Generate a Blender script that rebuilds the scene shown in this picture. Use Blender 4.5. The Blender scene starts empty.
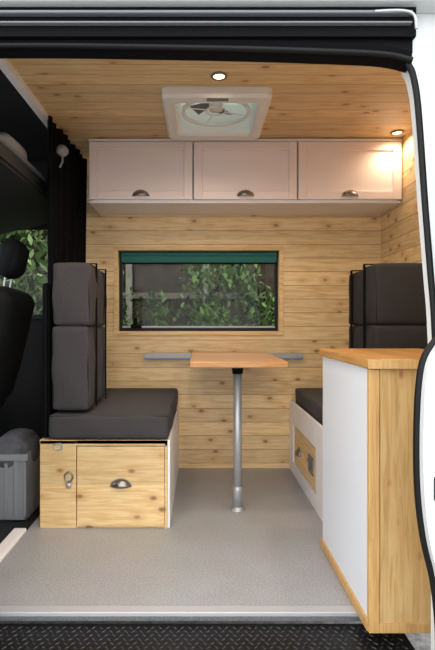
import bpy, bmesh, math, random
from mathutils import Vector, Matrix
random.seed(7)
S=bpy.context.scene
S.view_settings.view_transform='Standard'
COL=S.collection

# ------------------------------------------------------------ materials
def mat_new(name):
    m=bpy.data.materials.new(name); m.use_nodes=True
    nt=m.node_tree; return m,nt,nt.nodes['Principled BSDF']
def plain(name,c,rough=0.5,metal=0.0,noise=0.0,nscale=40,bump=0.0,spec=None,emit=None,es=0):
    m,nt,b=mat_new(name)
    b.inputs['Base Color'].default_value=(*c,1); b.inputs['Roughness'].default_value=rough
    b.inputs['Metallic'].default_value=metal
    if spec is not None: b.inputs['Specular IOR Level'].default_value=spec
    if emit: 
        b.inputs['Emission Color'].default_value=(*emit,1); b.inputs['Emission Strength'].default_value=es
    if noise or bump:
        tc=nt.nodes.new('ShaderNodeTexCoord'); n=nt.nodes.new('ShaderNodeTexNoise')
        n.inputs['Scale'].default_value=nscale; n.inputs['Detail'].default_value=4
        nt.links.new(tc.outputs['Object'],n.inputs['Vector'])
        if noise:
            r=nt.nodes.new('ShaderNodeValToRGB')
            r.color_ramp.elements[0].position=.3; r.color_ramp.elements[1].position=.7
            r.color_ramp.elements[0].color=(*[x*(1-noise) for x in c],1)
            r.color_ramp.elements[1].color=(*[min(1,x*(1+noise)) for x in c],1)
            nt.links.new(n.outputs['Fac'],r.inputs['Fac']); nt.links.new(r.outputs['Color'],b.inputs['Base Color'])
        if bump:
            bp=nt.nodes.new('ShaderNodeBump'); bp.inputs['Strength'].default_value=bump; bp.inputs['Distance'].default_value=.003
            nt.links.new(n.outputs['Fac'],bp.inputs['Height']); nt.links.new(bp.outputs['Normal'],b.inputs['Normal'])
    return m
def pine(name,across,along,pw=0.1,light=(.90,.67,.36),dark=(.68,.42,.17),groove=True,rough=.45,off=0.0,knots=True,kd=1.0):
    m,nt,b=mat_new(name); N=nt.nodes; L=nt.links
    b.inputs['Roughness'].default_value=rough
    tc=N.new('ShaderNodeTexCoord'); sp=N.new('ShaderNodeSeparateXYZ'); L.new(tc.outputs['Object'],sp.inputs[0])
    def M(op,a,bb=None,c=None):
        n=N.new('ShaderNodeMath'); n.operation=op
        for i,v in enumerate((a,bb,c)):
            if v is None: continue
            if isinstance(v,(int,float)): n.inputs[i].default_value=v
            else: L.new(v,n.inputs[i])
        return n.outputs[0]
    u=sp.outputs[across]; v=sp.outputs[along]
    t=[a for a in (0,1,2) if a not in (across,along)][0]; w=sp.outputs[t]
    us=M('DIVIDE',M('ADD',u,10+off),pw); idn=M('FLOOR',us); fr=M('FRACT',us)
    wn=N.new('ShaderNodeTexWhiteNoise'); wn.noise_dimensions='1D'; L.new(idn,wn.inputs['W'])
    rnd=wn.outputs['Value']
    cb=N.new('ShaderNodeCombineXYZ')
    L.new(M('ADD',v,M('MULTIPLY',rnd,7.3)),cb.inputs[0]); L.new(M('MULTIPLY',u,16),cb.inputs[1]); L.new(M('MULTIPLY',w,16),cb.inputs[2])
    n=N.new('ShaderNodeTexNoise'); n.inputs['Scale'].default_value=3.4; n.inputs['Detail'].default_value=5; n.inputs['Roughness'].default_value=.62; n.inputs['Distortion'].default_value=1.3
    L.new(cb.outputs[0],n.inputs['Vector'])
    r=N.new('ShaderNodeValToRGB'); e=r.color_ramp.elements
    e[0].position=.36; e[0].color=(*dark,1); e[1].position=.58; e[1].color=(*light,1)
    L.new(n.outputs['Fac'],r.inputs['Fac'])
    mx=N.new('ShaderNodeMix'); mx.data_type='RGBA'; mx.inputs[0].default_value=.2
    L.new(r.outputs['Color'],mx.inputs[6]); mx.inputs[7].default_value=(*light,1)
    col=mx.outputs[2]
    hs=N.new('ShaderNodeHueSaturation'); L.new(col,hs.inputs['Color'])
    L.new(M('ADD',M('MULTIPLY',rnd,.26),.78),hs.inputs['Value'])
    col=hs.outputs['Color']
    if knots:
        cb2=N.new('ShaderNodeCombineXYZ')
        L.new(M('ADD',M('MULTIPLY',v,7.0*kd),M('MULTIPLY',rnd,31)),cb2.inputs[0]); L.new(M('MULTIPLY',u,11.5*kd),cb2.inputs[1]); L.new(M('MULTIPLY',w,3),cb2.inputs[2])
        vo=N.new('ShaderNodeTexVoronoi'); vo.inputs['Scale'].default_value=1.0; L.new(cb2.outputs[0],vo.inputs['Vector'])
        for p0,p1,amt,cc in ((.10,.40,.5,(.58,.31,.11)),(.06,.16,.8,(.20,.08,.03))):
            kr=N.new('ShaderNodeValToRGB'); k=kr.color_ramp.elements
            k[0].position=p0; k[0].color=(1,1,1,1); k[1].position=p1; k[1].color=(0,0,0,1)
            L.new(vo.outputs['Distance'],kr.inputs['Fac'])
            m2=N.new('ShaderNodeMix'); m2.data_type='RGBA'; L.new(M('MULTIPLY',kr.outputs['Color'],amt),m2.inputs[0])
            L.new(col,m2.inputs[6]); m2.inputs[7].default_value=(*cc,1); col=m2.outputs[2]
    if groove:
        g=M('LESS_THAN',M('ABSOLUTE',M('SUBTRACT',fr,.5)),.5-.0016/pw)
        m3=N.new('ShaderNodeMix'); m3.data_type='RGBA'; L.new(g,m3.inputs[0])
        m3.inputs[6].default_value=(.34,.18,.07,1); L.new(col,m3.inputs[7]); col=m3.outputs[2]
        bp=N.new('ShaderNodeBump'); bp.inputs['Strength'].default_value=.45; bp.inputs['Distance'].default_value=.003
        L.new(g,bp.inputs['Height']); L.new(bp.outputs['Normal'],b.inputs['Normal'])
    L.new(col,b.inputs['Base Color'])
    return m

WALLPINE=pine('wall_pine',2,0,.088)
WALLPINE_R=pine('wall_pine_side',2,1,.088)
CEILPINE=pine('ceiling_pine',1,0,.088)
BOXPINE=pine('bench_pine',2,0,.2,light=(.88,.63,.31),dark=(.68,.41,.16),groove=False)
SIDEPINE=pine('bench_side_pine',2,1,.2,light=(.86,.62,.30),dark=(.66,.38,.14),groove=False)
GALPINE=pine('galley_pine',0,2,.2,light=(.72,.48,.20),dark=(.50,.28,.09),groove=False)
TRIMPINE=pine('trim_pine',0,2,.3,light=(.66,.40,.15),dark=(.48,.25,.075),groove=False,knots=False)
REVEAL=pine('reveal_pine',2,0,.3,light=(.85,.60,.28),dark=(.65,.38,.14),groove=False,knots=False)
COUNTER=pine('counter_wood',0,1,.04,light=(.56,.29,.09),dark=(.36,.16,.04),groove=False,knots=False,rough=.4)
TABLEW=pine('table_wood',1,0,.04,light=(.62,.32,.11),dark=(.38,.16,.045),groove=False,knots=False,rough=.35)
CABW=plain('cabinet_paint',(.88,.745,.71),.4)
WHITEP=plain('white_paint',(.84,.81,.81),.4)
PANELW=plain('panel_white',(.74,.77,.82),.45)
PLASTW=plain('vent_plastic',(.84,.82,.78),.4)
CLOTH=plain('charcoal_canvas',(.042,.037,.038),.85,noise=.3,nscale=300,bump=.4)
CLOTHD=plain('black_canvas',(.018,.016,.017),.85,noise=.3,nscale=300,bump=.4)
PIPING=plain('cushion_piping',(.018,.017,.017),.8)
BLACKF=plain('black_fabric',(.004,.004,.005),.95,noise=.3,nscale=60,spec=.1)
SEATF=plain('cab_seat_fabric',(.010,.011,.013),.85,noise=.3,nscale=120,spec=.3)
HEADL=plain('cab_trim_dark',(.012,.0125,.014),.8,spec=.3)
GREYPL=plain('cab_grey_plastic',(.16,.17,.18),.5)
LIGHTPL=plain('cab_light_plastic',(.30,.31,.32),.5)
RUBBER=plain('black_rubber',(.004,.004,.0045),.45,spec=.25)
BLACKP=plain('black_plastic',(.003,.003,.0035),.6,spec=.08)
BODY=plain('van_white_paint',(.72,.75,.745),.25)
STEEL=plain('brushed_steel',(.46,.47,.48),.42,metal=.6)
RAILM=plain('rail_aluminium',(.36,.37,.39),.5,metal=.3)
ALU=plain('alu_sill',(.50,.50,.51),.45,metal=.3)
BRONZE=plain('pewter_handle',(.30,.28,.26),.30,metal=1)
TREAD=plain('black_tread',(.006,.006,.007),.4,spec=.3)
TEAL=plain('teal_blind',(.012,.14,.125),.7)
GROUNDM=plain('gravel',(.30,.29,.28),.9,noise=.35,nscale=30,bump=.5)
FENCE=plain('fence_timber',(.055,.040,.030),.9,noise=.5,nscale=9,spec=.1)
CABFL=plain('cab_mat',(.010,.010,.011),.8)
EMW=plain('lamp_lens',(1,.8,.5),.4,emit=(1,.72,.38),es=6)
m,nt,b=mat_new('grey_vinyl'); VINYL=m
tc=nt.nodes.new('ShaderNodeTexCoord')
n1=nt.nodes.new('ShaderNodeTexNoise'); n1.inputs['Scale'].default_value=160; n1.inputs['Detail'].default_value=3
n2=nt.nodes.new('ShaderNodeTexNoise'); n2.inputs['Scale'].default_value=5
for n in (n1,n2): nt.links.new(tc.outputs['Object'],n.inputs['Vector'])
r=nt.nodes.new('ShaderNodeValToRGB'); r.color_ramp.elements[0].position=.32; r.color_ramp.elements[1].position=.62
r.color_ramp.elements[0].color=(.26,.257,.27,1); r.color_ramp.elements[1].color=(.41,.405,.42,1)
nt.links.new(n1.outputs['Fac'],r.inputs['Fac'])
mx=nt.nodes.new('ShaderNodeMix'); mx.data_type='RGBA'; mx.blend_type='MULTIPLY'; mx.inputs[0].default_value=.3
nt.links.new(r.outputs['Color'],mx.inputs[6]); nt.links.new(n2.outputs['Color'],mx.inputs[7])
hs=nt.nodes.new('ShaderNodeHueSaturation'); hs.inputs['Saturation'].default_value=.4; hs.inputs['Value'].default_value=1.08
nt.links.new(mx.outputs[2],hs.inputs['Color']); nt.links.new(hs.outputs['Color'],b.inputs['Base Color']); b.inputs['Roughness'].default_value=.42
def leafmat(name,a,c):
    m,nt,b=mat_new(name)
    gi=nt.nodes.new('ShaderNodeNewGeometry'); r=nt.nodes.new('ShaderNodeValToRGB')
    r.color_ramp.elements[0].color=(*a,1); r.color_ramp.elements[1].color=(*c,1)
    nt.links.new(gi.outputs['Random Per Island'],r.inputs['Fac']); nt.links.new(r.outputs['Color'],b.inputs['Base Color']); b.inputs['Roughness'].default_value=.7
    b.inputs['Specular IOR Level'].default_value=.15
    return m
LEAF=leafmat('hedge_leaf',(.008,.022,.005),(.17,.27,.08))
TREEL=leafmat('tree_leaf',(.02,.045,.012),(.30,.42,.17))
def glass(name,tint,refl):
    m=bpy.data.materials.new(name); m.use_nodes=True; nt=m.node_tree; nt.nodes.clear()
    o=nt.nodes.new('ShaderNodeOutputMaterial'); t=nt.nodes.new('ShaderNodeBsdfTransparent'); g=nt.nodes.new('ShaderNodeBsdfGlossy'); x=nt.nodes.new('ShaderNodeMixShader')
    t.inputs[0].default_value=(*tint,1); g.inputs['Roughness'].default_value=.02; x.inputs[0].default_value=refl
    nt.links.new(t.outputs[0],x.inputs[1]); nt.links.new(g.outputs[0],x.inputs[2]); nt.links.new(x.outputs[0],o.inputs[0]); return m
GLASS=glass('window_glass',(.84,.87,.85),.008)
m=bpy.data.materials.new('dome_acrylic'); m.use_nodes=True; nt=m.node_tree; nt.nodes.clear(); DOME=m
o=nt.nodes.new('ShaderNodeOutputMaterial'); t=nt.nodes.new('ShaderNodeBsdfTranslucent'); d=nt.nodes.new('ShaderNodeBsdfTransparent'); x=nt.nodes.new('ShaderNodeMixShader')
t.inputs[0].default_value=(.36,.40,.37,1); d.inputs[0].default_value=(.5,.54,.5,1); x.inputs[0].default_value=.3
nt.links.new(t.outputs[0],x.inputs[1]); nt.links.new(d.outputs[0],x.inputs[2]); nt.links.new(x.outputs[0],o.inputs[0])

# ------------------------------------------------------------ geometry helpers
def link(o,parent=None):
    COL.objects.link(o)
    if parent: o.parent=parent
    return o
def empty(name,loc=(0,0,0)):
    e=bpy.data.objects.new(name,None); e.empty_display_size=.1; COL.objects.link(e); return e
def from_bm(name,bm,mat,parent=None,smooth=False):
    bmesh.ops.recalc_face_normals(bm,faces=bm.faces[:])
    me=bpy.data.meshes.new(name); bm.to_mesh(me); bm.free()
    for mm in (mat if isinstance(mat,list) else [mat]): me.materials.append(mm)
    if smooth:
        for p in me.polygons: p.use_smooth=True
    return link(bpy.data.objects.new(name,me),parent)
def addbox(bm,x0,x1,y0,y1,z0,z1,bev=0,seg=2):
    r=bmesh.ops.create_cube(bm,size=1); vs=r['verts']
    for v in vs:
        v.co=Vector((x0+(v.co.x+.5)*(x1-x0),y0+(v.co.y+.5)*(y1-y0),z0+(v.co.z+.5)*(z1-z0)))
    if bev:
        es=list({e for v in vs for e in v.link_edges})
        bmesh.ops.bevel(bm,geom=es,offset=bev,segments=seg,affect='EDGES',profile=.5)
def box(name,x0,x1,y0,y1,z0,z1,mat,parent=None,bev=0,seg=2):
    bm=bmesh.new(); addbox(bm,x0,x1,y0,y1,z0,z1,bev,seg); return from_bm(name,bm,mat,parent)
def boxes(name,lst,mat,parent=None,bev=0):
    bm=bmesh.new()
    for b_ in lst: addbox(bm,*b_,bev)
    return from_bm(name,bm,mat,parent)
def cushion(name,x0,x1,y0,y1,z0,z1,mat,parent=None,r=.022,bulge=.012,rot=None,cuts=15):
    bm=bmesh.new(); bmesh.ops.create_cube(bm,size=2)
    bmesh.ops.subdivide_edges(bm,edges=bm.edges[:],cuts=cuts,use_grid_fill=True)
    h=Vector(((x1-x0)/2,(y1-y0)/2,(z1-z0)/2)); c=Vector(((x0+x1)/2,(y0+y1)/2,(z0+z1)/2))
    for v in bm.verts:
        t=[math.sin(max(-1,min(1,k))*math.pi/2) for k in v.co]
        p=Vector([t[i]*h[i] for i in range(3)])
        q=Vector([max(-(h[i]-r),min(h[i]-r,p[i])) for i in range(3)])
        d=p-q
        if d.length>r: p=q+d.normalized()*r
        for i in range(3):
            if abs(t[i])>.999:
                j,k=[a for a in range(3) if a!=i]
                p[i]+=math.copysign(bulge*(1-t[j]**2)*(1-t[k]**2),t[i])
        p.x+= .0022*math.sin(p.z*31+p.y*17+x0*9); p.y+=.002*math.sin(p.x*27+p.z*19)
        if rot: p=rot@p
        v.co=p+c
    o=from_bm(name,bm,mat,parent,True); return o
def tube(name,pts,rad,mat,parent=None,cyc=False,res=6):
    cu=bpy.data.curves.new(name,'CURVE'); cu.dimensions='3D'; cu.bevel_depth=rad; cu.bevel_resolution=res//2
    s=cu.splines.new('POLY'); s.points.add(len(pts)-1)
    for i,p in enumerate(pts): s.points[i].co=(*p,1)
    s.use_cyclic_u=cyc; cu.materials.append(mat); cu.use_fill_caps=True
    o=bpy.data.objects.new(name,cu); link(o,parent)
    return o
def smoothpath(pts,n=6):
    out=[]; P=[Vector(p) for p in pts]
    for i in range(len(P)-1):
        p0=P[max(0,i-1)];p1=P[i];p2=P[i+1];p3=P[min(len(P)-1,i+2)]
        for k in range(n):
            t=k/n
            out.append(.5*((2*p1)+(-p0+p2)*t+(2*p0-5*p1+4*p2-p3)*t*t+(-p0+3*p1-3*p2+p3)*t**3))
    out.append(P[-1]); return out
def lathe(name,prof,center,mat,parent=None,seg=32,axis='z'):
    bm=bmesh.new(); rings=[]
    for r_,h_ in prof:
        rings.append([bm.verts.new((r_*math.cos(2*math.pi*i/seg),r_*math.sin(2*math.pi*i/seg),h_)) for i in range(seg)])
    for a,b2 in zip(rings,rings[1:]):
        for i in range(seg): bm.faces.new((a[i],a[(i+1)%seg],b2[(i+1)%seg],b2[i]))
    for rg in (rings[0],rings[-1]):
        bm.faces.new(rg)
    if axis=='y': bmesh.ops.rotate(bm,verts=bm.verts,cent=(0,0,0),matrix=Matrix.Rotation(math.radians(90),3,'X'))
    if axis=='x': bmesh.ops.rotate(bm,verts=bm.verts,cent=(0,0,0),matrix=Matrix.Rotation(math.radians(-90),3,'Y'))
    bmesh.ops.translate(bm,verts=bm.verts,vec=center)
    return from_bm(name,bm,mat,parent,True)
def cup_handle(name,c,parent,face='-y',w=.045,h=.032,d=.026,mat=None):
    bm=bmesh.new(); nu,nv=16,8; g=[]
    for j in range(nv+1):
        ph=j/nv*math.pi/2
        row=[]
        for i in range(nu+1):
            th=i/nu*math.pi
            x=w*math.cos(th); s=math.sin(th)
            z=h*s*math.cos(ph)**.7 ; y=-d*s*math.sin(ph)
            row.append(bm.verts.new((x,y,z)))
        g.append(row)
    for j in range(nv):
        for i in range(nu):
            bm.faces.new((g[j][i],g[j][i+1],g[j+1][i+1],g[j+1][i]))
    bmesh.ops.remove_doubles(bm,verts=bm.verts,dist=.0004)
    n=16
    for i in range(n):
        a,b2=i/n*math.pi,(i+1)/n*math.pi
        vs=[bm.verts.new((k*w*math.cos(t),-.002,k2*h*math.sin(t))) for t,k,k2 in ((a,.97,.97),(b2,.97,.97),(b2,1.18,1.22),(a,1.18,1.22))]
        bm.faces.new(vs)
    if face=='-x': bmesh.ops.rotate(bm,verts=bm.verts,cent=(0,0,0),matrix=Matrix.Rotation(math.radians(-90),3,'Z'))
    bmesh.ops.translate(bm,verts=bm.verts,vec=c)
    o=from_bm(name,bm,mat or BRONZE,parent,True)
    md=o.modifiers.new('sol','SOLIDIFY'); md.thickness=.0025; return o

# ------------------------------------------------------------ room shell
BY=3.22
WX0,WX1,WZ0,WZ1=-.530,.512,.880,1.400
RX=1.165; CZ=2.0
boxes('wall_back',[(-.80,WX0,BY,BY+.06,0,CZ),(WX1,RX+.04,BY,BY+.06,0,CZ),(WX0,WX1,BY,BY+.06,0,WZ0),(WX0,WX1,BY,BY+.06,WZ1,CZ)],WALLPINE)
box('wall_right',RX,RX+.04,1.42,BY,0,CZ,WALLPINE_R)
box('floor',-.78,RX,1.655,BY,-.05,0,VINYL)
VX0,VX1,VY0,VY1=-.115,.275,2.33,2.72
boxes('ceiling',[(-.79,VX0,1.56,BY,CZ,CZ+.03),(VX1,RX,1.56,BY,CZ,CZ+.03),(VX0,VX1,1.56,VY0,CZ,CZ+.03),(VX0,VX1,VY1,BY,CZ,CZ+.03)],CEILPINE)
box('trim_1',-.815,-.775,1.56,BY-.35,CZ-.03,CZ+.03,WHITEP,bev=.004)
rf=empty('roof')
boxes('roof_skin',[(-2.4,VX0-.02,1.3,BY+.15,CZ+.06,CZ+.09),(VX1+.02,2.0,1.3,BY+.15,CZ+.06,CZ+.09),(VX0-.02,VX1+.02,1.3,VY0-.02,CZ+.06,CZ+.09),(VX0-.02,VX1+.02,VY1+.02,BY+.15,CZ+.06,CZ+.09)],BODY,rf)
w=empty('window_1')
boxes('timber_reveal',[(WX0-.022,WX0+.002,BY-.012,BY+.06,WZ0-.001,WZ1+.001),(WX1-.002,WX1+.022,BY-.012,BY+.06,WZ0-.001,WZ1+.001),
  (WX0-.024,WX1+.024,BY-.014,BY+.06,WZ1+.001,WZ1+.022),(WX0-.024,WX1+.024,BY-.016,BY+.06,WZ0-.022,WZ0-.001)],REVEAL,w)
boxes('rubber_frame',[(WX0,WX0+.020,BY+.05,BY+.09,WZ0,WZ1),(WX1-.020,WX1,BY+.05,BY+.09,WZ0,WZ1),(WX0+.020,WX1-.020,BY+.05,BY+.09,WZ0,WZ0+.022),(WX0+.020,WX1-.020,BY+.05,BY+.09,WZ1-.02,WZ1)],RUBBER,w)
box('lower_rail',WX0+.022,WX1-.022,BY+.052,BY+.07,WZ0+.022,WZ0+.034,RAILM,w)
box('pane',WX0+.02,WX1-.02,BY+.075,BY+.080,WZ0+.02,WZ1-.02,GLASS,w)
box('latch_base',WX0+.08,WX0+.15,BY+.02,BY+.05,WZ0+.02,WZ0+.045,BLACKP,w,.004)
box('latch_lever',WX0+.10,WX0+.125,BY+.0,BY+.03,WZ0+.02,WZ0+.09,BLACKP,w,.005)
bl=empty('window_blind')
box('blind_cloth',WX0+.02,WX1-.015,BY+.030,BY+.036,WZ1-.075,WZ1-.01,TEAL,bl)
tube('blind_roller',[(WX0+.02,BY+.033,WZ1-.02),(WX1-.015,BY+.033,WZ1-.02)],.014,TEAL,bl)
box('blind_bottom_bar',WX0+.02,WX1-.015,BY+.026,BY+.040,WZ1-.083,WZ1-.073,BLACKP,bl,.002)

# ------------------------------------------------------------ overhead cabinets
oc=empty('overhead_cabinet')
CX0,CX1,CY=-.640,RX-.004,2.89; Z0,Z1=1.640,1.992
boxes('carcase',[(CX0,CX1,CY,BY-.002,Z0-.012,Z0+.006),(CX0,CX0+.016,CY,BY-.002,Z0,Z1),(CX1-.016,CX1,CY,BY-.002,Z0,Z1),(CX0,CX1,CY+.02,CY+.03,Z0,Z1),(CX0,CX1,CY-.02,CY,Z1-.014,Z1)],WHITEP,oc)
dw=(CX1-CX0)/3
for i in range(3):
    a=CX0+i*dw+.004; b_=CX0+(i+1)*dw-.004; z0=Z0+.004; z1=Z1-.018; f=.048
    boxes(f'shaker_frame_{i+1}',[(a,a+f,CY-.024,CY-.001,z0,z1),(b_-f,b_,CY-.024,CY-.001,z0,z1),(a+f,b_-f,CY-.024,CY-.001,z1-f,z1),(a+f,b_-f,CY-.024,CY-.001,z0,z0+f)],CABW,oc,.0025)
    box(f'shaker_panel_{i+1}',a+f-.004,b_-f+.004,CY-.009,CY-.001,z0+f-.004,z1-f+.004,CABW,oc)
    cup_handle(f'cup_pull_{i+1}',((a+b_)/2,CY-.024,z0+.016),oc,w=.042,h=.030)

# ------------------------------------------------------------ roof vent
v=empty('roof_vent')
X0,X1,Y0,Y1=-.175,.330,2.25,2.80; zb=CZ-.045
bm=bmesh.new()
def rrect(x0,x1,y0,y1,r,z,n=5):
    pts=[]
    for cx,cy,a0 in ((x1-r,y1-r,0),(x0+r,y1-r,90),(x0+r,y0+r,180),(x1-r,y0+r,270)):
        for k in range(n+1):
            a=math.radians(a0+90*k/n); pts.append((cx+r*math.cos(a),cy+r*math.sin(a),z))
    return pts
loops=[rrect(X0,X1,Y0,Y1,.03,CZ-.001),rrect(X0,X1,Y0,Y1,.03,zb+.012),rrect(X0+.012,X1-.012,Y0+.012,Y1-.012,.025,zb),
       rrect(VX0-.005,VX1+.005,VY0-.01,VY1+.005,.02,zb),rrect(VX0+.003,VX1-.003,VY0,VY1-.003,.02,zb+.01),rrect(VX0+.01,VX1-.01,VY0+.01,VY1-.01,.02,CZ+.12)]
R=[[bm.verts.new(p) for p in l] for l in loops]
for a,b2 in zip(R,R[1:]):
    n=len(a)
    for i in range(n): bm.faces.new((a[i],a[(i+1)%n],b2[(i+1)%n],b2[i]))
from_bm('vent_frame',bm,PLASTW,v)
cx,cy=(VX0+VX1)/2,(VY0+VY1)/2
tube('fan_ring',[(cx+.165*math.cos(t/40*2*math.pi),cy+.165*math.sin(t/40*2*math.pi),CZ+.0) for t in range(40)],.010,PLASTW,v,True)
tube('fan_ring_inner',[(cx+.05*math.cos(t/24*2*math.pi),cy+.05*math.sin(t/24*2*math.pi),CZ+.005) for t in range(24)],.004,PLASTW,v,True)
for k in range(4):
    a=k*math.pi/2+.3
    tube(f'grille_spoke_{k+1}',[(cx+.05*math.cos(a),cy+.05*math.sin(a),CZ+.005),(cx+.165*math.cos(a),cy+.165*math.sin(a),CZ)],.003,PLASTW,v)
for k in range(5):
    a=k*2*math.pi/5
    bm=bmesh.new(); pts=[(.03,-.012,.045),(.14,-.045,.035),(.145,.03,.055),(.03,.012,.055)]
    vs=[bm.verts.new((cx+p[0]*math.cos(a)-p[1]*math.sin(a),cy+p[0]*math.sin(a)+p[1]*math.cos(a),CZ+p[2])) for p in pts]; bm.faces.new(vs)
    o=from_bm(f'fan_blade_{k+1}',bm,GREYPL,v); md=o.modifiers.new('s','SOLIDIFY'); md.thickness=.003
lathe('fan_hub',[(.035,.0),(.035,.05),(.03,.055)],(cx,cy,CZ+.01),PLASTW,v)
box('control_panel',cx-.05,cx+.05,Y0+.018,Y0+.045,zb-.004,zb+.002,GREYPL,v,.003)
box('dome_lid',VX0-.02,VX1+.02,VY0-.02,VY1+.02,CZ+.13,CZ+.135,DOME,v)

# ------------------------------------------------------------ downlights
def downlight(x,y,power,name='downlight'):
    e=empty(name)
    lathe('bezel',[(.036,0),(.036,-.006),(.030,-.010),(.024,-.006),(.024,0)],(x,y,CZ),BRONZE,e)
    lathe('lens',[(.023,-.001),(.023,-.005),(.001,-.0055)],(x,y,CZ),EMW,e)
    l=bpy.data.lights.new('bulb','SPOT'); l.energy=power; l.color=(1,.80,.56); l.spot_size=math.radians(160); l.spot_blend=.9; l.shadow_soft_size=.03
    o=bpy.data.objects.new('bulb',l); o.location=(x,y,CZ-.02); link(o,e)
downlight(.082,2.15,26); downlight(1.10,2.79,6); downlight(-.45,1.75,20)
downlight(.80,1.85,20)

# ------------------------------------------------------------ left bench
lb=empty('storage_bench')
x0,x1,y0=-.730,-.150,2.28
box('plywood_carcase',x0,x1,y0+.018,BY-.003,.0,.385,BOXPINE,lb)
box('fixed_front_panel',x0,x0+.165,y0,y0+.018,0,.400,BOXPINE,lb,.002)
box('drawer_front',x0+.169,x1-.012,y0-.004,y0+.018,.008,.372,BOXPINE,lb,.003)
boxes('front_surround',[(x0+.165,x1,y0+.006,y0+.018,0,.008),(x0+.165,x1,y0,y0+.018,.376,.400),(x1-.010,x1,y0,y0+.018,0,.400)],BOXPINE,lb)
box('bench_top',x0,x1,y0,BY-.003,.385,.402,BOXPINE,lb)
cup_handle('cup_pull',(-.36,y0-.004,.190),lb,w=.042,h=.032)
tube('ring_latch',[(-.597+.018*math.cos(t/20*2*math.pi),y0-.006,.235+.022*math.sin(t/20*2*math.pi)) for t in range(20)],.0035,BRONZE,lb,True)
lathe('latch_knob',[(.012,0),(.014,.008),(.008,.016)],(-.597,y0,.197),STEEL,lb,axis='y')
tube('lift_ring',[(-.645+.02*math.cos(t/20*2*math.pi),y0-.006,.372+.016*math.sin(t/20*2*math.pi)) for t in range(20)],.003,STEEL,lb,True)
box('white_side_board',x1+.001,x1+.013,y0+.0,BY-.003,0,.402,WHITEP,lb,.003)

cu=empty('bench_seat_cushion')
cushion('seat_pad',-.686,-.142,2.262,BY-.02,.408,.520,CLOTH,cu,.018,.006)
for z in (.416,.512):
    tube('piping_%d'%(z*1000),[(-.680,2.268,z),(-.149,2.268,z),(-.149,BY-.03,z),(-.680,BY-.03,z)],.004,PIPING,cu,True)
def piped(e,x0,x1,y0,y1,z0,z1,tag,mt=None):
    cushion('pad_'+tag,x0,x1,y0,y1,z0,z1,mt or CLOTH,e,.016,.009)
    i=.0055
    for k,xx in enumerate((x0+i,x1-i)):
        tube(f'piping_{tag}_{k}',[(xx,y0+i,z0+.02),(xx,y0+i,z1-.02),(xx,y0+.009,z1-.009),(xx,y0+.02,z1-i),(xx,y1-.02,z1-i),(xx,y1-.009,z1-.009),(xx,y1-i,z1-.02),(xx,y1-i,z0+.02)],.0035,PIPING,e,True)
bc=empty('backrest_cushion')
piped(bc,-.675,-.505,2.275,2.46,.538,.920,'lower_near')
piped(bc,-.672,-.500,2.275,2.46,.925,1.210,'upper_near')
piped(bc,-.665,-.512,2.475,2.72,.538,.915,'lower_far')
piped(bc,-.665,-.508,2.475,2.72,.920,1.205,'upper_far')
for k,(yy,zz) in enumerate(((2.37,1.216),(2.60,1.212))):
    boxes(f'strap_{k+1}',[(-.495,-.491,yy,yy+.025,.54,zz),(-.68,-.491,yy,yy+.025,zz,zz+.003)],BLACKF,bc)
bp_=empty('seat_belt_post')
box('post',-.728,-.702,2.30,2.38,.404,1.12,BLACKP,bp_,.010)
box('belt',-.702,-.696,2.31,2.36,.45,1.10,BLACKF,bp_)

# ------------------------------------------------------------ right bench
rb=empty('storage_bench.001')
x0=.575; yr0=2.12
box('plywood_carcase',x0+.018,RX-.002,yr0,BY-.003,0,.385,BOXPINE,rb)
box('drawer_front',x0+.006,x0+.018,2.50,3.08,.085,.300,SIDEPINE,rb,.003)
cup_handle('cup_pull',(x0+.006,2.92,.165),rb,'-x',w=.045,h=.034)
boxes('vent_grille',[(x0+.0,x0+.006,2.56,2.66,.15,.155),(x0+.0,x0+.006,2.56,2.66,.235,.24),(x0,x0+.006,2.56,2.565,.15,.24),(x0,x0+.006,2.655,2.66,.15,.24)]+[(x0+.001,x0+.006,2.565,2.655,.164+k*.014,.171+k*.014) for k in range(5)],GREYPL,rb)
box('bench_top',x0+.018,RX-.002,yr0,BY-.003,.385,.402,BOXPINE,rb)
boxes('bench_side_board',[(x0,x0+.017,yr0,2.49,0,.44),(x0,x0+.017,3.09,BY-.003,0,.44),(x0,x0+.017,2.49,3.09,.31,.44),(x0,x0+.017,2.49,3.09,0,.075)],WHITEP,None,.002)
cu=empty('bench_seat_cushion.001')
cushion('seat_pad',.606,RX-.01,2.13,BY-.02,.410,.520,CLOTH,cu,.018,.006)
for z in (.418,.512):
    tube('piping_%d'%(z*1000),[(.612,2.14,z),(RX-.02,2.14,z),(RX-.02,BY-.03,z),(.612,BY-.03,z)],.004,PIPING,cu,True)
bc=empty('backrest_cushion.001')
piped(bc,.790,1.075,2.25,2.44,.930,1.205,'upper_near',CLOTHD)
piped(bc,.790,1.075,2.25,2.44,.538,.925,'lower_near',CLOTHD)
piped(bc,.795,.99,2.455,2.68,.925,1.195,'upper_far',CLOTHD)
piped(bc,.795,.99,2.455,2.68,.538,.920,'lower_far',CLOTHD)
for k,(yy,zz) in enumerate(((2.36,1.212),(2.56,1.203))):
    boxes(f'strap_{k+1}',[(.777,.781,yy,yy+.025,.54,zz),(.777,1.05,yy,yy+.025,zz,zz+.003)],BLACKF,bc)

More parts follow.
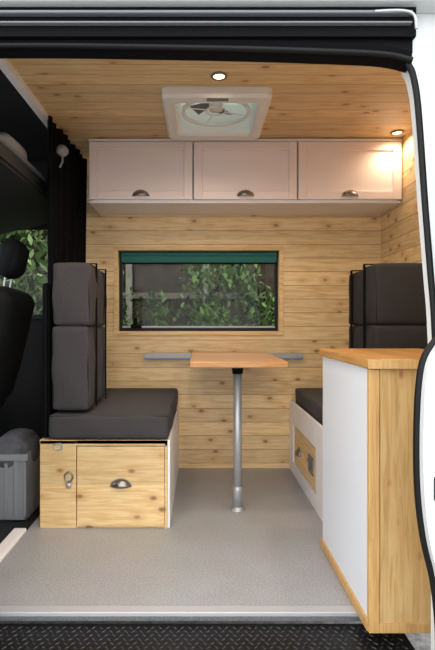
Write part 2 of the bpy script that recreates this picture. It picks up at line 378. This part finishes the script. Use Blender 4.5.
# ------------------------------------------------------------ table
t=empty('pedestal_table')
box('table_top',-.050,.420,2.36,3.17,.722,.752,TABLEW,t,.006,3)
lx,ly=.188,2.50
lathe('leg_tube',[(.0205,.0),(.0205,.70)],(lx,ly,.008),STEEL,t)
lathe('leg_lower_sleeve',[(.024,0),(.024,.10),(.0215,.115)],(lx,ly,.006),STEEL,t)
lathe('base_flange',[(.036,0),(.036,.004),(.028,.008),(.025,.02)],(lx,ly,0.0),STEEL,t)
lathe('top_socket',[(.026,0),(.03,.03),(.06,.034),(.06,.040)],(lx,ly,.682),BLACKP,t)
wr=empty('wall_rail')
box('rail_bar',-.352,.655,BY-.035,BY-.001,.702,.730,RAILM,wr,.004)
boxes('rail_lip',[(-.352,.655,BY-.045,BY-.035,.712,.742)],RAILM,wr)

# ------------------------------------------------------------ galley unit
g=empty('galley_cabinet')
gx0,gx1,gy0,gy1=.513,.90,1.505,2.09
box('carcase',gx0+.012,gx1,gy0+.02,gy1,0.004,.797,GALPINE,g)
box('white_panel',gx0,gx0+.012,gy0+.02,gy1,.03,.797,PANELW,g)
box('bottom_trim',gx0-.008,gx0+.006,gy0+.01,gy1+.002,0.002,.035,TRIMPINE,g,.002)
box('front_corner_post',gx0-.004,gx0+.028,gy0,gy0+.02,.002,.797,TRIMPINE,g,.002)
box('front_face_panel',gx0+.030,gx1,gy0+.004,gy0+.02,.03,.797,GALPINE,g)
box('front_bottom_trim',gx0+.028,gx1,gy0,gy0+.02,.002,.032,TRIMPINE,g,.002)
box('worktop',gx0-.012,gx1+.02,gy0-.015,gy1+.012,.799,.829,COUNTER,g,.004)
box('worktop_edge_band',gx0-.013,gx1+.02,gy0-.019,gy0-.014,.801,.827,TRIMPINE,g)

# ------------------------------------------------------------ curtain dividing cab
bm=bmesh.new(); ny,nz=90,10; gr=[]
for i in range(ny+1):
    f=i/ny; y=2.50+f*.66; col=[]
    for j in range(nz+1):
        h=j/nz; z=.42+h*1.55
        amp=.020*(1-.2*h)
        col.append(bm.verts.new((-.765+amp*math.sin(f*52+.6*math.sin(h*3))+.006*math.sin(f*17+h*2)+ (.03*f),y+.006*math.sin(h*5+f*9),z)))
    gr.append(col)
for i in range(ny):
    for j in range(nz): bm.faces.new((gr[i][j],gr[i+1][j],gr[i+1][j+1],gr[i][j+1]))
cu=from_bm('cab_curtain',bm,BLACKF,None,True); md=cu.modifiers.new('s','SOLIDIFY'); md.thickness=.004
cushion('curtain_clip',-.750,-.698,2.60,2.66,1.815,1.865,LIGHTPL,cu,.02,.005,cuts=7)
tube('curtain_tie',[(-.725,2.63,1.82),(-.72,2.62,1.78),(-.735,2.62,1.75)],.005,LIGHTPL,cu)

# ------------------------------------------------------------ cab
CXL=-2.5
boxes('wall_cab',[(CXL,-1.75,BY+.10,BY+.15,-.15,CZ+.06),(-.98,-.80,BY+.06,BY+.15,-.15,CZ+.06),(-1.75,-.98,BY+.10,BY+.15,-.15,.98),(-1.75,-.98,BY+.10,BY+.15,1.56,CZ+.06),(CXL,-.86,1.36,1.42,-.15,.95),(CXL,-.86,1.36,1.42,1.6,CZ+.06),(CXL,CXL+.05,1.36,BY+.15,-.15,.85)],HEADL)
box('floor_cab',CXL,-.785,1.42,BY+.10,-.16,-.03,CABFL)
box('ceiling_cab',CXL,-.82,1.36,BY+.10,CZ+.0,CZ+.05,HEADL)
w2=empty('window_2')
boxes('door_window_seal',[(-1.78,-.96,BY+.085,BY+.10,.955,.99),(-1.78,-.96,BY+.085,BY+.10,1.55,1.585),(-1.0,-.965,BY+.085,BY+.10,.97,1.57)],RUBBER,w2,.003)
box('pane',-1.75,-.98,BY+.115,BY+.120,.98,1.56,GLASS,w2)
sh=empty('overhead_cab_shelf')
bm=bmesh.new()
prof=[(-.83,1.62),(-.83,1.70),(-1.02,1.66),(-1.6,1.52),(-1.6,1.44),(-1.05,1.56)]
fr=[bm.verts.new((x,1.95,z)) for x,z in prof]; bk=[bm.verts.new((x,3.25,z)) for x,z in prof]
bm.faces.new(fr); bm.faces.new(bk[::-1])
for i in range(len(prof)): bm.faces.new((fr[i],fr[(i+1)%6],bk[(i+1)%6],bk[i]))
bmesh.ops.bevel(bm,geom=bm.edges[:],offset=.012,segments=2,affect='EDGES')
from_bm('shelf_tray',bm,plain('shelf_plastic',(.025,.025,.028),.6),sh)
tube('shelf_lip',smoothpath([(-.835,1.95,1.70),(-.835,2.4,1.705),(-.835,3.2,1.70)]),.012,GREYPL,sh)
cushion('folded_blanket',-1.05,-.86,2.25,2.50,1.70,1.80,LIGHTPL,None,.03,.02)
ds=empty('driver_seat')
rt=Matrix.Rotation(math.radians(14),3,'Y')
cushion('backrest',-1.22,-1.03,2.50,2.98,.50,1.12,SEATF,ds,.06,.02,rt)
cushion('headrest',-1.08,-.98,2.63,2.86,1.19,1.38,SEATF,ds,.045,.015,rt)
for yy in (2.70,2.79): tube('headrest_stem_%d'%(yy*100),[(-1.04,yy,1.24),(-1.07,yy,1.06)],.007,STEEL,ds)
cushion('seat_pad',-1.72,-1.15,2.50,2.98,.42,.58,SEATF,ds,.05,.02)
box('pedestal',-1.62,-1.20,2.54,2.94,-.03,.42,GREYPL,ds,.02)
cushion('side_bolster',-1.21,-1.07,2.46,2.54,.46,.98,SEATF,ds,.035,.01,rt)
ps=empty('passenger_seat')
cushion('backrest',-1.30,-1.12,1.62,2.12,.55,1.15,SEATF,ps,.06,.02,rt)
cushion('headrest',-1.16,-1.07,1.76,1.98,1.19,1.38,SEATF,ps,.04,.015,rt)
cushion('seat_pad',-1.80,-1.24,1.62,2.12,.42,.58,SEATF,ps,.05,.02)
box('pedestal',-1.68,-1.26,1.66,2.08,-.03,.42,GREYPL,ps,.02)
cr=empty('plastic_crate')
boxes('crate_walls',[(-1.03,-.84,2.42,2.43,-.028,.30),(-1.03,-.84,2.70,2.71,-.028,.30),(-1.03,-1.02,2.42,2.71,-.028,.30),(-.85,-.84,2.42,2.71,-.028,.30),(-1.03,-.84,2.42,2.71,-.028,-.015)],LIGHTPL,cr,.003)
boxes('crate_ribs',[(-1.035+.045*k,-1.02+.045*k,2.412,2.42,.0,.27) for k in range(5)]+[(-1.04,-.83,2.408,2.422,.27,.30)],LIGHTPL,cr,.002)
cushion('crate_blanket',-1.015,-.86,2.44,2.69,.20,.36,plain('grey_blanket',(.10,.10,.115),.9,noise=.2,nscale=40),cr,.04,.03)
box('trim_2',-.84,-.782,1.70,2.26,-.03,.012,WHITEP,bev=.008)

# ------------------------------------------------------------ van body around the opening
vb=empty('van_body')
def panel_from_curve(name,curve,xr,y0,y1,mat,parent):
    bm=bmesh.new()
    A=[bm.verts.new((p[0],y0,p[2])) for p in curve]; B=[bm.verts.new((p[0],y1,p[2])) for p in curve]
    C=[bm.verts.new((xr,y0,p[2])) for p in curve]; D=[bm.verts.new((xr,y1,p[2])) for p in curve]
    for i in range(len(curve)-1):
        bm.faces.new((A[i],A[i+1],C[i+1],C[i])); bm.faces.new((B[i],B[i+1],D[i+1],D[i])); bm.faces.new((A[i],A[i+1],B[i+1],B[i])); bm.faces.new((C[i],C[i+1],D[i+1],D[i]))
    bm.faces.new((A[0],B[0],D[0],C[0])); bm.faces.new((A[-1],B[-1],D[-1],C[-1]))
    return from_bm(name,bm,mat,parent,False)
c1=smoothpath([(.566,1.38,1.80),(.570,1.38,1.66),(.584,1.38,1.62),(.596,1.38,1.56),(.605,1.38,1.46),(.618,1.38,1.27),(.633,1.38,1.08),(.646,1.38,.90),(.655,1.38,.5),(.655,1.38,-.2)])
panel_from_curve('rear_pillar',c1,2.0,1.36,1.42,BODY,vb)
tube('pillar_seal',[(p.x-.004,1.365,p.z) for p in c1[5:]],.009,RUBBER,vb)
box('upper_side_panel',-2.5,2.0,1.30,1.36,1.778,2.09,BODY,vb,.004)
box('rail_channel',-2.5,.575,1.33,1.42,1.70,1.778,BLACKP,vb)
box('slide_rail',-1.0,.56,1.312,1.335,1.752,1.760,GREYPL,vb,.003)
box('slide_rail_lower_lip',-1.0,.56,1.316,1.335,1.728,1.733,GREYPL,vb,.002)
hc=smoothpath([(-1.0,0,1.655),(-.55,0,1.672),(0,0,1.666),(.35,0,1.656),(.50,0,1.648),(.572,0,1.632)])
bm=bmesh.new(); sec=[(1.345,1.72,1),(1.345,.035,0),(1.355,.012,0),(1.39,0,0),(1.44,.045,0),(1.54,.17,0),(1.55,1.99,1)]
rows=[]
for p in hc: rows.append([bm.verts.new((p.x,y,(z if ab else p.z+z))) for y,z,ab in sec])
for a,b2 in zip(rows,rows[1:]):
    for i in range(len(sec)-1): bm.faces.new((a[i],a[i+1],b2[i+1],b2[i]))
from_bm('door_header',bm,BLACKP,vb,False)
tube('header_seal',[(p.x,1.348,p.z+.014) for p in hc],.008,RUBBER,vb)
tube('rail_end_bracket',smoothpath([(.46,1.315,1.757),(.53,1.312,1.757),(.562,1.312,1.745),(.568,1.312,1.71)]),.004,STEEL,vb)
box('front_pillar',-.86,-.685,1.36,1.46,-.2,1.74,BLACKP,vb,.02)
box('front_wing',-2.5,-.86,1.30,1.36,-.4,.95,BODY,vb,.01)
boxes('sill_panel',[(-2.5,2.0,1.40,1.436,-.40,-.12)],BODY,vb,.01)
boxes('far_side_skin',[(-2.5,2.0,BY+.155,BY+.17,-.4,.85)],BODY,vb)
st=empty('door_step')
box('alu_sill_strip',-.80,gx1,1.615,1.654,-.012,.002,ALU,st,.002)
box('step_tray',-.80,.64,1.45,1.614,-.10,-.034,TREAD,st)
box('step_riser_edge',-.80,.64,1.44,1.462,-.11,-.020,RUBBER,st,.006)
bm=bmesh.new()
for i in range(60):
    for j in range(7):
        X=-.785+i*.0235+(.0117 if j%2 else 0); Y=1.476+j*.0195
        a=math.radians(45 if (i+j)%2 else -45)
        L_,W_,H_=.010,.0034,.0024
        base=[(-L_,0,0),(0,-W_,0),(L_,0,0),(0,W_,0)]; top=[(-L_*.5,0,H_),(L_*.5,0,H_)]
        P=[bm.verts.new((X+p[0]*math.cos(a)-p[1]*math.sin(a),Y+p[0]*math.sin(a)+p[1]*math.cos(a),-.034+p[2])) for p in base+top]
        bm.faces.new((P[0],P[1],P[5],P[4])); bm.faces.new((P[1],P[2],P[5])); bm.faces.new((P[2],P[3],P[4],P[5])); bm.faces.new((P[3],P[0],P[4]))
from_bm('chequer_tread',bm,plain('tread_raised',(.045,.045,.05),.4,metal=.3),st)
sd=empty('sliding_door')
c2=smoothpath([(.66,0,.925),(.625,0,.914),(.587,0,.88),(.561,0,.82),(.551,0,.69),(.552,0,.53),(.566,0,.40),(.590,0,.295),(.603,0,.19),(.607,0,.06),(.61,0,-.25)])
panel_from_curve('door_skin',c2,1.9,1.23,1.29,BODY,sd)
tube('door_seal',[(p.x-.002,1.262,p.z) for p in c2],.010,RUBBER,sd)
box('door_latch',.575,.605,1.222,1.232,.50,.56,BLACKP,sd,.004)
box('upper_door_skin',.66,1.9,1.23,1.29,.925,1.76,BODY,sd,.004)

# ------------------------------------------------------------ outside
box('ground',-14,14,-8,14,-.72,-.62,GROUNDM)
fe=empty('garden_fence')
L_=[]; x=-6.5; k=0
while x<6:
    L_.append((x,x+.140,6.0+.012*(k%2),6.011+.012*(k%2),-.62,2.2+random.uniform(-.01,.01))); x+=.130; k+=1
boxes('palings',L_,FENCE,fe)
boxes('posts',[(-6.4+k*.92,-6.33+k*.92,5.92,5.99,-.62,2.3) for k in range(14)],plain('fence_post',(.26,.24,.20),.8,noise=.25,nscale=8,spec=.1),fe)
boxes('rails',[(-6.5,6,5.96,5.998,.1,.18),(-6.5,6,5.96,5.998,1.22,1.29)],plain('fence_rail',(.15,.13,.11),.8,noise=.25,nscale=8,spec=.1),fe)
bm=bmesh.new()
clumps=[(random.uniform(-1.0,3.6),random.uniform(4.7,5.45),random.uniform(-.3,1.05),random.uniform(.14,.30)) for _ in range(22)]
clumps+=[(random.uniform(-.05,.75),random.uniform(4.8,5.3),random.uniform(.8,1.5),.20) for _ in range(9)]
def leaf(p,s,mi,wd=.4):
    q=Matrix.Rotation(random.uniform(0,6.28),3,'Z')@Matrix.Rotation(random.uniform(-1.3,1.3),3,'X')
    f=bm.faces.new([bm.verts.new(p+q@Vector(k)) for k in ((-s*wd,0,0),(0,-s,0),(s*wd,0,.004),(0,s,0))]); f.material_index=mi
for cx_,cy_,cz_,rr in clumps:
    for _ in range(220):
        d=Vector((random.gauss(0,1),random.gauss(0,1),random.gauss(0,1))).normalized()*rr*random.uniform(.3,1.2)
        leaf(Vector((cx_+d.x,min(max(cy_+d.y,4.3),5.85),max(-.6,cz_+d.z))),random.uniform(.025,.06),0)
for _ in range(9000):
    leaf(Vector((-2.4+random.gauss(0,.5),min(5.3+random.gauss(0,.2),5.85),random.uniform(-.5,2.4))),random.uniform(.03,.08),1,.5)
from_bm('hedge',bm,[LEAF,TREEL])

# ------------------------------------------------------------ light and camera
W=bpy.data.worlds.new('overcast'); S.world=W; W.use_nodes=True
bg=W.node_tree.nodes['Background']; bg.inputs[0].default_value=(.95,.97,1,1); bg.inputs[1].default_value=3.0
cam=bpy.data.cameras.new('camera'); cam.lens=500/650*36; cam.sensor_width=36; cam.sensor_fit='AUTO'
cam.shift_x=17.5/650; cam.shift_y=-3/650; cam.clip_start=.05
co=bpy.data.objects.new('camera',cam); co.location=(0,0,.94); co.rotation_euler=(math.radians(90),0,0); COL.objects.link(co); S.camera=co
